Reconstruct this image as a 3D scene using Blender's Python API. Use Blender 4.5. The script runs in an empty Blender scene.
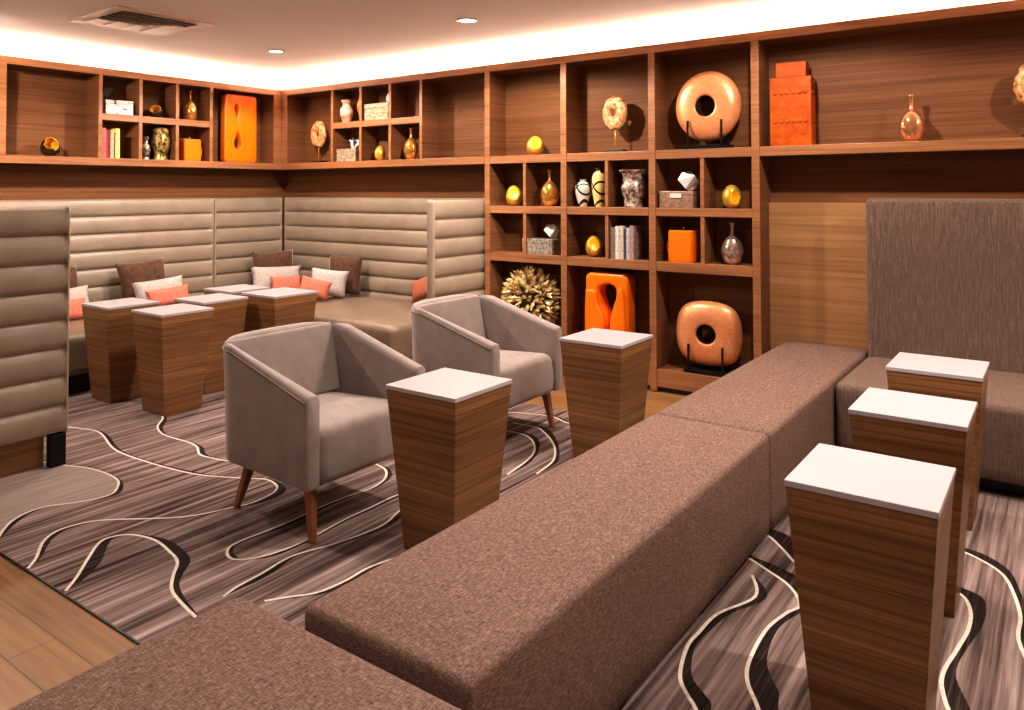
import bpy, bmesh, math, random
from mathutils import Vector, Matrix, noise
random.seed(7)
PI = math.pi
sc = bpy.context.scene
C = sc.collection
sc.view_settings.view_transform = 'Standard'
sc.view_settings.look = 'None'
sc.view_settings.exposure = 0.12
sc.view_settings.gamma = 0.9

# ------------------------------------------------------------------ materials
def lin(r, g, b):
    f = lambda c: (c/255/12.92) if c/255 <= .04045 else ((c/255+.055)/1.055)**2.4
    return (f(r), f(g), f(b), 1)

def base_mat(name, rough=.5, metal=0.0, spec=.5):
    m = bpy.data.materials.new(name); m.use_nodes = True
    nt = m.node_tree; b = nt.nodes['Principled BSDF']
    b.inputs['Roughness'].default_value = rough
    b.inputs['Metallic'].default_value = metal
    b.inputs['Specular IOR Level'].default_value = spec
    return m, nt, b

def plain(name, col, rough=.5, metal=0.0, spec=.5, emit=0, var=.06, vscale=6):
    m, nt, b = base_mat(name, rough, metal, spec)
    tc = nt.nodes.new('ShaderNodeTexCoord')
    n = nt.nodes.new('ShaderNodeTexNoise'); n.inputs['Scale'].default_value = vscale
    nt.links.new(tc.outputs['Object'], n.inputs['Vector'])
    r = nt.nodes.new('ShaderNodeValToRGB')
    r.color_ramp.elements[0].position = .3; r.color_ramp.elements[1].position = .7
    r.color_ramp.elements[0].color = tuple(c*(1-var) for c in col[:3])+(1,)
    r.color_ramp.elements[1].color = tuple(min(1, c*(1+var)) for c in col[:3])+(1,)
    nt.links.new(n.outputs['Fac'], r.inputs['Fac'])
    nt.links.new(r.outputs['Color'], b.inputs['Base Color'])
    if emit:
        b.inputs['Emission Color'].default_value = col
        b.inputs['Emission Strength'].default_value = emit
    return m

def grain(name, stops, scale, rough=.45, coord='Object', detail=4, bump=0.0, spec=.4, second=None, metal=0, sheen=0):
    """stretched noise through a colour ramp; scale = per-axis noise scale"""
    m, nt, b = base_mat(name, rough, metal, spec)
    tc = nt.nodes.new('ShaderNodeTexCoord')
    mp = nt.nodes.new('ShaderNodeMapping'); mp.inputs['Scale'].default_value = scale
    nt.links.new(tc.outputs[coord], mp.inputs['Vector'])
    n = nt.nodes.new('ShaderNodeTexNoise'); n.inputs['Scale'].default_value = 1; n.inputs['Detail'].default_value = detail
    n.inputs['Roughness'].default_value = .62
    nt.links.new(mp.outputs['Vector'], n.inputs['Vector'])
    fac = n.outputs['Fac']
    if second:
        mp2 = nt.nodes.new('ShaderNodeMapping'); mp2.inputs['Scale'].default_value = second[0]
        nt.links.new(tc.outputs[coord], mp2.inputs['Vector'])
        n2 = nt.nodes.new('ShaderNodeTexNoise'); n2.inputs['Scale'].default_value = 1; n2.inputs['Detail'].default_value = 2
        nt.links.new(mp2.outputs['Vector'], n2.inputs['Vector'])
        mx = nt.nodes.new('ShaderNodeMix'); mx.inputs['Factor'].default_value = second[1]
        nt.links.new(fac, mx.inputs[2]); nt.links.new(n2.outputs['Fac'], mx.inputs[3])
        fac = mx.outputs[0]
    r = nt.nodes.new('ShaderNodeValToRGB')
    els = r.color_ramp.elements
    els[0].position, els[0].color = stops[0]; els[1].position, els[1].color = stops[-1]
    for p, c in stops[1:-1]:
        e = els.new(p); e.color = c
    nt.links.new(fac, r.inputs['Fac'])
    nt.links.new(r.outputs['Color'], b.inputs['Base Color'])
    if bump:
        bp = nt.nodes.new('ShaderNodeBump'); bp.inputs['Strength'].default_value = bump; bp.inputs['Distance'].default_value = .004
        nt.links.new(fac, bp.inputs['Height']); nt.links.new(bp.outputs['Normal'], b.inputs['Normal'])
    if sheen:
        b.inputs['Sheen Weight'].default_value = sheen; b.inputs['Sheen Roughness'].default_value = .4
        b.inputs['Sheen Tint'].default_value = (1, .95, .9, 1)
    return m

M = {}
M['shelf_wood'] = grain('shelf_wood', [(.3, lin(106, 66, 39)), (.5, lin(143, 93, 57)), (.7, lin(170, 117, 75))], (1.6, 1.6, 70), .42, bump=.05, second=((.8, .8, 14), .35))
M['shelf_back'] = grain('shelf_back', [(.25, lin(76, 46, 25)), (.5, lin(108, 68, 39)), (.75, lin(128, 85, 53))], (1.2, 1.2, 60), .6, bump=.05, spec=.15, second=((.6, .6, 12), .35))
M['shelf_shade'] = grain('shelf_shade', [(.25, lin(80, 48, 26)), (.5, lin(112, 70, 41)), (.75, lin(132, 88, 55))], (1.2, 1.2, 60), .6, bump=.05, spec=.15, second=((.6, .6, 12), .35))  # darker copy of the shelf wood, bay shade put into its colour
M['pale_panel'] = grain('pale_panel', [(.28, lin(126, 88, 55)), (.5, lin(164, 119, 77)), (.72, lin(188, 143, 97))], (1.2, 1.2, 55), .42, bump=.05, second=((.6, .6, 10), .4))
M['walnut'] = grain('walnut', [(.3, lin(66, 42, 24)), (.44, lin(108, 72, 42)), (.56, lin(138, 96, 58)), (.7, lin(176, 130, 86))], (1.2, 1.2, 95), .36, bump=.04, second=((.5, .5, 13), .45))
M['leg_wood'] = grain('leg_wood', [(.3, lin(112, 66, 36)), (.7, lin(160, 102, 60))], (30, 30, 3), .4)
M['dark_leg'] = grain('dark_leg', [(.3, lin(36, 22, 15)), (.7, lin(58, 36, 24))], (30, 30, 3), .4)
M['white_top'] = plain('white_top', lin(176, 166, 168), .3, var=.015)
M['leather'] = grain('leather', [(.3, lin(130, 113, 96)), (.7, lin(152, 134, 116))], (5, 5, 5), .38, bump=.06, spec=.5, second=((160, 160, 160), .3))
M['seat_leather'] = grain('seat_leather', [(.3, lin(112, 93, 76)), (.7, lin(132, 111, 93))], (5, 5, 5), .42, bump=.06, spec=.45, second=((160, 160, 160), .3))
M['velvet'] = grain('velvet', [(.3, lin(128, 113, 107)), (.7, lin(156, 141, 134))], (9, 9, 9), .85, bump=.12, sheen=.35, spec=.2, second=((220, 220, 220), .4))
M['tweed'] = grain('tweed', [(.34, lin(68, 50, 42)), (.5, lin(110, 85, 74)), (.66, lin(146, 118, 104))], (60, 330, 330), .9, bump=.35, spec=.15, detail=3, second=((330, 60, 330), .5))
M['settee_weave'] = grain('settee_weave', [(.28, lin(76, 58, 49)), (.5, lin(104, 83, 72)), (.75, lin(134, 110, 97))], (150, 150, 9), .85, bump=.3, spec=.18, detail=3, second=((60, 60, 200), .3))
M['black'] = plain('black', lin(20, 17, 16), .5)
M['black_metal'] = plain('black_metal', lin(24, 22, 22), .35, .6)
M['chrome'] = plain('chrome', lin(210, 208, 205), .2, 1)
M['ceiling'] = plain('ceiling', lin(228, 217, 211), .9, spec=.1, var=.01)
M['wall_paint'] = plain('wall_paint', lin(224, 206, 190), .85, var=.01)
M['vent_metal'] = plain('vent_metal', lin(190, 168, 154), .5, .2)
M['vent_dark'] = plain('vent_dark', lin(50, 42, 38), .7)
M['orange'] = plain('orange', lin(244, 116, 8), .3, spec=.35, var=.05)
M['orange_tower'] = grain('orange_tower', [(.3, lin(140, 54, 6)), (.5, lin(164, 70, 8)), (.7, lin(180, 84, 16))], (12, 12, 18), .5, bump=.2, spec=.15)
M['copper_disc'] = grain('copper_disc', [(.3, lin(196, 118, 72)), (.5, lin(224, 146, 96)), (.7, lin(238, 172, 124))], (60, 60, 60), .34, bump=.1, metal=.35, second=((5, 5, 5), .5))
M['opening_shade'] = plain('opening_shade', lin(40, 24, 14), .6)  # dark colour standing in for shade inside openings
M['gold'] = grain('gold', [(.3, lin(190, 128, 30)), (.7, lin(250, 196, 70))], (16, 16, 16), .25, bump=.15, metal=.45)
M['egg_yellow'] = grain('egg_yellow', [(.3, lin(236, 160, 12)), (.7, lin(255, 196, 40))], (16, 16, 16), .28, metal=.05)
M['egg_shell'] = grain('egg_shell', [(.3, lin(164, 118, 34)), (.7, lin(232, 186, 74))], (22, 22, 22), .3, metal=.45, bump=.2)
M['egg_dark'] = grain('egg_dark', [(.3, lin(30, 20, 12)), (.7, lin(70, 46, 22))], (22, 22, 22), .3, metal=.5, bump=.2)
M['copper_vase'] = grain('copper_vase', [(.3, lin(206, 140, 96)), (.7, lin(226, 166, 120))], (22, 22, 22), .14, metal=.85, bump=.25)
M['gold_vase'] = grain('gold_vase', [(.3, lin(208, 140, 60)), (.7, lin(236, 184, 96))], (22, 22, 22), .16, metal=.8, bump=.25)
M['silver_vase'] = grain('silver_vase', [(.3, lin(180, 154, 138)), (.7, lin(222, 200, 186))], (22, 22, 22), .15, metal=.85, bump=.25)
M['bronze_pattern'] = grain('bronze_pattern', [(.4, lin(46, 36, 18)), (.5, lin(150, 120, 64)), (.62, lin(210, 182, 112))], (42, 42, 30), .3, metal=.6, bump=.5)
M['silver_pattern'] = grain('silver_pattern', [(.4, lin(60, 52, 44)), (.52, lin(170, 156, 136)), (.65, lin(226, 214, 194))], (50, 50, 40), .3, metal=.6, bump=.5)
M['pearl'] = grain('pearl', [(.36, lin(112, 97, 84)), (.5, lin(150, 135, 119)), (.64, lin(180, 166, 150))], (55, 55, 55), .35, metal=.2, bump=.2, detail=2)
M['pearl_light'] = grain('pearl_light', [(.36, lin(122, 102, 80)), (.5, lin(150, 130, 105)), (.64, lin(172, 154, 130))], (14, 14, 40), .4, bump=.1, detail=2)
M['box_brown'] = grain('box_brown', [(.36, lin(138, 104, 84)), (.64, lin(180, 142, 118))], (40, 40, 60), .35, metal=.4)
M['scribble'] = grain('scribble', [(.33, lin(40, 30, 32)), (.37, lin(170, 60, 50)), (.39, lin(196, 186, 178)), (.9, lin(204, 196, 188))], (20, 20, 34), .5, detail=1)
M['paper'] = plain('paper', lin(204, 198, 192), .5, var=.02)
M['silver_fold'] = plain('silver_fold', lin(226, 222, 222), .28, .6)
M['agate'] = grain('agate', [(.36, lin(120, 66, 34)), (.46, lin(188, 126, 72)), (.64, lin(226, 180, 130))], (30, 30, 30), .45, bump=.6, detail=5)
M['agate_core'] = grain('agate_core', [(.3, lin(110, 66, 70)), (.6, lin(222, 176, 150))], (60, 60, 60), .35)
M['terracotta_vase'] = grain('terracotta_vase', [(.35, lin(150, 84, 58)), (.5, lin(200, 150, 124)), (.65, lin(230, 200, 180))], (6, 6, 26), .35)
M['crystal_vase'] = grain('crystal_vase', [(.38, lin(96, 76, 66)), (.5, lin(168, 144, 128)), (.64, lin(226, 210, 196))], (34, 34, 34), .2, metal=.45, bump=.5, detail=2)
M['urchin_gold'] = grain('urchin_gold', [(.35, lin(150, 104, 48)), (.65, lin(255, 232, 170))], (20, 20, 20), .28, metal=.45)
M['urchin_dark'] = plain('urchin_dark', lin(52, 36, 18), .5, .4)
M['pillow_brown'] = grain('pillow_brown', [(.3, lin(58, 33, 19)), (.7, lin(100, 62, 38))], (20, 20, 20), .8, bump=.2, sheen=.4)
M['pillow_white'] = grain('pillow_white', [(.3, lin(170, 156, 148)), (.7, lin(196, 183, 176))], (40, 40, 40), .8, bump=.1)
M['pillow_coral'] = grain('pillow_coral', [(.3, lin(190, 102, 80)), (.7, lin(210, 126, 102))], (40, 40, 40), .75, bump=.1)
M['pillow_rust'] = grain('pillow_rust', [(.3, lin(140, 74, 50)), (.7, lin(184, 108, 78))], (40, 40, 40), .75, bump=.1)
M['carpet_base'] = grain('carpet_base', [(.36, lin(40, 30, 29)), (.44, lin(88, 70, 66)), (.54, lin(126, 106, 100)), (.66, lin(172, 150, 142))], (46, 1.1, 1), .95, bump=.25, spec=.05, detail=5, second=((16, .7, 1), .4))
M['carpet_pale'] = grain('carpet_pale', [(.3, lin(128, 112, 104)), (.7, lin(160, 143, 134))], (70, 2.2, 1), .95, spec=.05, detail=4)
M['carpet_white'] = grain('carpet_white', [(.3, lin(190, 174, 160)), (.7, lin(226, 212, 198))], (60, 60, 1), .95, spec=.05)
M['carpet_dark'] = grain('carpet_dark', [(.3, lin(22, 16, 15)), (.55, lin(46, 35, 32)), (.75, lin(86, 68, 62))], (90, 2, 1), .95, spec=.05, detail=3)
M['downlight'] = plain('downlight', lin(255, 236, 214), .5, emit=14, var=0)
M['led'] = plain('led', lin(255, 234, 214), .5, emit=140, var=0)

def floor_wood():
    m, nt, b = base_mat('floor_wood', .38, 0, .4)
    tc = nt.nodes.new('ShaderNodeTexCoord')
    br = nt.nodes.new('ShaderNodeTexBrick')
    mp0 = nt.nodes.new('ShaderNodeMapping'); mp0.inputs['Location'].default_value = (.25, 3.92+.148*40, 0)
    nt.links.new(tc.outputs['Object'], mp0.inputs['Vector']); nt.links.new(mp0.outputs['Vector'], br.inputs['Vector'])
    br.inputs['Scale'].default_value = 1; br.inputs['Brick Width'].default_value = 1.25; br.inputs['Row Height'].default_value = .148
    br.inputs['Mortar Size'].default_value = .002; br.inputs['Mortar Smooth'].default_value = .3
    br.inputs['Color1'].default_value = lin(132, 94, 57); br.inputs['Color2'].default_value = lin(150, 110, 69); br.inputs['Mortar'].default_value = lin(74, 46, 26)
    mp = nt.nodes.new('ShaderNodeMapping'); mp.inputs['Scale'].default_value = (2.2, 40, 1)
    nt.links.new(tc.outputs['Object'], mp.inputs['Vector'])
    n = nt.nodes.new('ShaderNodeTexNoise'); n.inputs['Scale'].default_value = 1; n.inputs['Detail'].default_value = 5
    nt.links.new(mp.outputs['Vector'], n.inputs['Vector'])
    r = nt.nodes.new('ShaderNodeValToRGB')
    r.color_ramp.elements[0].position = .3; r.color_ramp.elements[0].color = (.62, .6, .58, 1)
    r.color_ramp.elements[1].position = .7; r.color_ramp.elements[1].color = (1.05, 1.02, 1, 1)
    nt.links.new(n.outputs['Fac'], r.inputs['Fac'])
    mx = nt.nodes.new('ShaderNodeMix'); mx.data_type = 'RGBA'; mx.blend_type = 'MULTIPLY'; mx.inputs['Factor'].default_value = 1
    nt.links.new(br.outputs['Color'], mx.inputs[6]); nt.links.new(r.outputs['Color'], mx.inputs[7])
    nt.links.new(mx.outputs[2], b.inputs['Base Color'])
    return m
M['floor_wood'] = floor_wood()

def line_vase(name, body):
    """pale glaze crossed by dark bands"""
    m, nt, b = base_mat(name, .25)
    tc = nt.nodes.new('ShaderNodeTexCoord')
    facs = []
    for rot, scl in (((.75, .5, .2), 3.6), ((-.6, -.7, .1), 3.0)):
        mp = nt.nodes.new('ShaderNodeMapping'); mp.inputs['Rotation'].default_value = rot
        nt.links.new(tc.outputs['Object'], mp.inputs['Vector'])
        w = nt.nodes.new('ShaderNodeTexWave'); w.inputs['Scale'].default_value = scl; w.inputs['Distortion'].default_value = 1.5; w.bands_direction = 'Z'
        nt.links.new(mp.outputs['Vector'], w.inputs['Vector']); facs.append(w.outputs['Fac'])
    mn = nt.nodes.new('ShaderNodeMath'); mn.operation = 'MINIMUM'
    nt.links.new(facs[0], mn.inputs[0]); nt.links.new(facs[1], mn.inputs[1])
    r = nt.nodes.new('ShaderNodeValToRGB')
    r.color_ramp.elements[0].position = .035; r.color_ramp.elements[0].color = lin(28, 20, 16)
    r.color_ramp.elements[1].position = .06; r.color_ramp.elements[1].color = body
    nt.links.new(mn.outputs[0], r.inputs['Fac']); nt.links.new(r.outputs['Color'], b.inputs['Base Color'])
    return m
M['line_white'] = line_vase('line_white', lin(214, 204, 190))
M['line_yellow'] = line_vase('line_yellow', lin(222, 196, 120))

# ------------------------------------------------------------------ geometry helpers
def link(name, bm, mats, parent=None, smooth=False, loc=None, angle=None):
    me = bpy.data.meshes.new(name)
    bmesh.ops.recalc_face_normals(bm, faces=bm.faces)
    bm.to_mesh(me); bm.free()
    for m in (mats if isinstance(mats, (list, tuple)) else [mats]):
        me.materials.append(m)
    if smooth:
        for p in me.polygons: p.use_smooth = True
        if angle is not None:
            me.set_sharp_from_angle(angle=math.radians(angle))
    o = bpy.data.objects.new(name, me); C.objects.link(o)
    if parent: o.parent = parent
    if loc: o.location = loc
    return o

def tag(o, label, cat, group=None):
    o['label'] = label; o['category'] = cat
    if group: o['group'] = group
    return o

def thing(name, label, cat, loc=(0, 0, 0), rotz=0, group=None):
    o = bpy.data.objects.new(name, None); C.objects.link(o)
    o.empty_display_size = .1
    o.location = loc; o.rotation_euler = (0, 0, rotz)
    return tag(o, label, cat, group)

def struct(o):
    o['kind'] = 'structure'; return o

def dup(root, loc, label, rotz=None, group=None):
    r = root.copy(); C.objects.link(r); r.location = loc
    if rotz is not None: r.rotation_euler = (0, 0, rotz)
    r['label'] = label
    if group: r['group'] = group
    for ch in list(root.children):
        c = ch.copy(); C.objects.link(c); c.parent = r
        for g in ch.children:
            d = g.copy(); C.objects.link(d); d.parent = c
    return r

def box(bm, x0, y0, z0, x1, y1, z1, bevel=0, seg=2, mi=0):
    v = [bm.verts.new(p) for p in ((x0, y0, z0), (x1, y0, z0), (x1, y1, z0), (x0, y1, z0), (x0, y0, z1), (x1, y0, z1), (x1, y1, z1), (x0, y1, z1))]
    fs = [bm.faces.new([v[i] for i in q]) for q in ((0, 3, 2, 1), (4, 5, 6, 7), (0, 1, 5, 4), (1, 2, 6, 5), (2, 3, 7, 6), (3, 0, 4, 7))]
    for f in fs: f.material_index = mi
    if bevel:
        es = list({e for f in fs for e in f.edges})
        bmesh.ops.bevel(bm, geom=es, offset=bevel, segments=seg, profile=.5, affect='EDGES')
    return bm

def bx(*a, **k):
    return box(bmesh.new(), *a, **k)

def loft(bm, loops, closed=True, caps=True, mi=0):
    vs = [[bm.verts.new(p) for p in l] for l in loops]
    n = len(loops[0])
    for a, b in zip(vs, vs[1:]):
        for i in range(n if closed else n-1):
            j = (i+1) % n
            f = bm.faces.new((a[i], a[j], b[j], b[i])); f.material_index = mi
    if caps:
        for l in (vs[0], vs[-1]):
            f = bm.faces.new(l); f.material_index = mi
    return vs

def lathe(bm, prof, n=28, sx=1, sy=1, mi=0, off=(0, 0, 0)):
    loft(bm, [[(off[0]+max(r, 1e-4)*sx*math.cos(2*PI*i/n), off[1]+max(r, 1e-4)*sy*math.sin(2*PI*i/n), off[2]+z) for i in range(n)] for r, z in prof], mi=mi)
    return bm

def smooth_profile(pts, k=6):
    out = []
    P = [pts[0]]+list(pts)+[pts[-1]]
    for i in range(1, len(P)-2):
        for j in range(k):
            t = j/k
            q = []
            for d in range(len(pts[0])):
                a, b, c, e = P[i-1][d], P[i][d], P[i+1][d], P[i+2][d]
                q.append(.5*((2*b)+(c-a)*t+(2*a-5*b+4*c-e)*t*t+(3*b-a-3*c+e)*t**3))
            out.append(tuple(q))
    out.append(tuple(pts[-1]))
    return out

def softbox(bm, x0, y0, z0, x1, y1, z1, r=.03, crown=.015, nx=24, ny=24, sag=0.0, seg=5, bot_r=.012, puff=0.0):
    """upholstered block: rounded upper edges, slightly crowned top"""
    cx, cy = (x0+x1)/2, (y0+y1)/2; hx, hy = (x1-x0)/2, (y1-y0)/2
    def ring(inset, z, rr):
        rr = max(rr, .004); pts = []
        ax, ay = hx-inset, hy-inset
        for qx, qy, a0 in ((1, 1, 0), (-1, 1, PI/2), (-1, -1, PI), (1, -1, 1.5*PI)):
            for i in range(seg+1):
                a = a0+PI/2*i/seg
                pts.append((cx+qx*(ax-rr)+rr*math.cos(a), cy+qy*(ay-rr)+rr*math.sin(a), z))
            # straight side subdivisions to the next corner
            nx_, ny_ = {(1, 1): (-1, 1), (-1, 1): (-1, -1), (-1, -1): (1, -1), (1, -1): (1, 1)}[(qx, qy)]
            p = pts[-1]
            a = a0+PI/2
            e = (cx+nx_*(ax-rr)+rr*math.cos(a), cy+ny_*(ay-rr)+rr*math.sin(a), z)
            for i in range(1, 10):
                t = i/10; pts.append((p[0]+(e[0]-p[0])*t, p[1]+(e[1]-p[1])*t, z))
        return pts
    loops = [ring(bot_r, z0, r), ring(0, z0+bot_r, r)]
    for i in range(1, 6):
        t = i/6; loops.append(ring(-puff*math.sin(PI*t), z0+bot_r+(z1-r-z0-bot_r)*t, r))
    for i in range(0, 6):
        a = PI/2*i/5
        loops.append(ring(r*(1-math.cos(a)), z1-r+r*math.sin(a), r))
    k = 10; m = min(hx, hy)-r-.01
    for i in range(1, k+1):
        t = i/k
        loops.append(ring(r+m*t, z1+crown*(1-(1-t)**2), r*(1-t)+.004))
    loft(bm, loops)
    return bm

def profile_panel(bm, L, H, z0, pitch, T, depth, both=True, border=.006):
    """channel tufted panel: length along +x (0..L), front faces -y at y=0, back at y=T"""
    zs = []
    n = max(1, round(H/pitch)); p = H/n; per = 10
    front = []
    for i in range(n):
        for j in range(per):
            t = j/per
            front.append((z0+(i+t)*p, math.sin(PI*t)**.42 if t > 0 else 0.0))
    front.append((z0+H, 0.0))
    def section(x, s, inset):
        pts = []
        for z, b in front:
            zz = min(max(z, z0+inset), z0+H-inset)
            edge = min((z-z0)/.012, (z0+H-z)/.012, 1.0)
            pts.append((x, depth*(1-b)*s + inset + .012*(1-math.sqrt(max(0, edge*(2-edge)))), zz))
        top = []
        for z, b in reversed(front):
            zz = min(max(z, z0+inset), z0+H-inset)
            edge = min((z-z0)/.012, (z0+H-z)/.012, 1.0)
            pts.append((x, T-inset-(depth*(1-b)*s if both else 0) - .012*(1-math.sqrt(max(0, edge*(2-edge)))), zz))
        return pts
    loops = []
    xs = [(0, 0, .010), (.003, 0, .004), (.008, 0, 0), (border+.008, .0, 0), (border+.014, .55, 0), (border+.03, 1, 0)]
    k = max(2, int(L/.15))
    mid = [(border+.03+(L-2*border-.06)*i/k, 1, 0) for i in range(1, k)]
    xs = xs+mid+[(L-x, s, i) for x, s, i in reversed(xs)]
    for x, s, i in xs: loops.append(section(x, s, i))
    loft(bm, loops)
    return bm

def frustum(bm, b, s, z0, z1, bev=.002):
    loft(bm, [[(-b, -b, z0), (b, -b, z0), (b, b, z0), (-b, b, z0)], [(-s, -s, z1), (s, -s, z1), (s, s, z1), (-s, s, z1)]])
    bmesh.ops.bevel(bm, geom=list(bm.edges), offset=bev, segments=2, affect='EDGES')
    return bm

def xform(bm, mat):
    bmesh.ops.transform(bm, matrix=mat, verts=bm.verts); return bm

def curve_plate(name, outlines, half, bevel, mat, parent=None, loc=(0, 0, 0), rot=(PI/2, 0, 0), mats=None):
    """flat plate with holes from closed 2D outlines (first = rim, others = holes), made into a mesh"""
    cu = bpy.data.curves.new(name, 'CURVE'); cu.dimensions = '2D'; cu.fill_mode = 'BOTH'
    cu.extrude = half; cu.bevel_depth = bevel; cu.bevel_resolution = 4; cu.offset = -bevel
    for pts in outlines:
        s = cu.splines.new('POLY'); s.points.add(len(pts)-1); s.use_cyclic_u = True
        for p, (x, y) in zip(s.points, pts): p.co = (x, y, 0, 1)
    o = bpy.data.objects.new(name, cu); C.objects.link(o)
    dg = bpy.context.evaluated_depsgraph_get()
    me = bpy.data.meshes.new_from_object(o.evaluated_get(dg))
    bpy.data.objects.remove(o); bpy.data.curves.remove(cu)
    bm = bmesh.new(); bm.from_mesh(me); bpy.data.meshes.remove(me)
    bmesh.ops.remove_doubles(bm, verts=bm.verts, dist=1e-5)
    xform(bm, Matrix.Rotation(rot[0], 4, 'X'))
    r = link(name, bm, mat, parent, smooth=True, loc=loc, angle=40)
    r.data.materials.clear(); r.data.materials.append(mat)
    for p in r.data.polygons: p.material_index = 0
    return r

def rrect(w, h, r, cx=0, cy=0, n=6):
    pts = []
    for qx, qy, a0 in ((1, 1, 0), (-1, 1, PI/2), (-1, -1, PI), (1, -1, 1.5*PI)):
        for i in range(n+1):
            a = a0+PI/2*i/n
            pts.append((cx+qx*(w/2-r)+r*math.cos(a), cy+qy*(h/2-r)+r*math.sin(a)))
    return pts

# ------------------------------------------------------------------ camera
cam = bpy.data.cameras.new('camera'); co = bpy.data.objects.new('camera', cam); C.objects.link(co)
cam.sensor_width = 36; cam.lens = 36*765.126/1024; cam.shift_y = -183.763/1024; cam.clip_start = .05
co.matrix_world = Matrix.Translation((6.906, -5.293, 1.5)) @ Matrix.Rotation(math.radians(35.736), 4, 'Z') @ Matrix.Rotation(math.radians(90+1.45), 4, 'X') @ Matrix.Rotation(math.radians(-.147), 4, 'Z')
sc.camera = co

# ------------------------------------------------------------------ room shell
CZ = 2.75
XR, YF = 9.6, -8.4
struct(link('floor', bx(-.37, YF-.1, -.12, XR+.1, .37, -.005), M['floor_wood']))
struct(link('ceiling', bx(-.37, YF-.1, CZ, XR+.1, .37, CZ+.1), M['ceiling']))
struct(link('wall_back', bx(-.27, .27, -.005, XR, .37, CZ), M['wall_paint']))
struct(link('wall_left', bx(-.37, YF, -.005, -.27, .37, CZ), M['wall_paint']))
struct(link('wall_right', bx(XR, YF, -.005, XR+.1, .37, CZ), M['wall_paint']))
struct(link('wall_front', bx(-.27, YF-.1, -.005, XR, YF, CZ), M['wall_paint']))
struct(link('trim_1', bx(-.27, .25, 0, 2.79, .27, 1.733), M['shelf_back']))          # timber lining behind the banquettes
struct(link('trim_2', bx(-.27, -6, 0, -.25, .25, 1.733), M['shelf_back']))
struct(link('trim_3', bx(5.203, .2, 0, XR, .27, 1.412), M['pale_panel']))  # paler timber below, darker timber above
struct(link('trim_4', bx(5.203, .25, 1.412, XR, .27, 1.733), M['shelf_back']))

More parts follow.
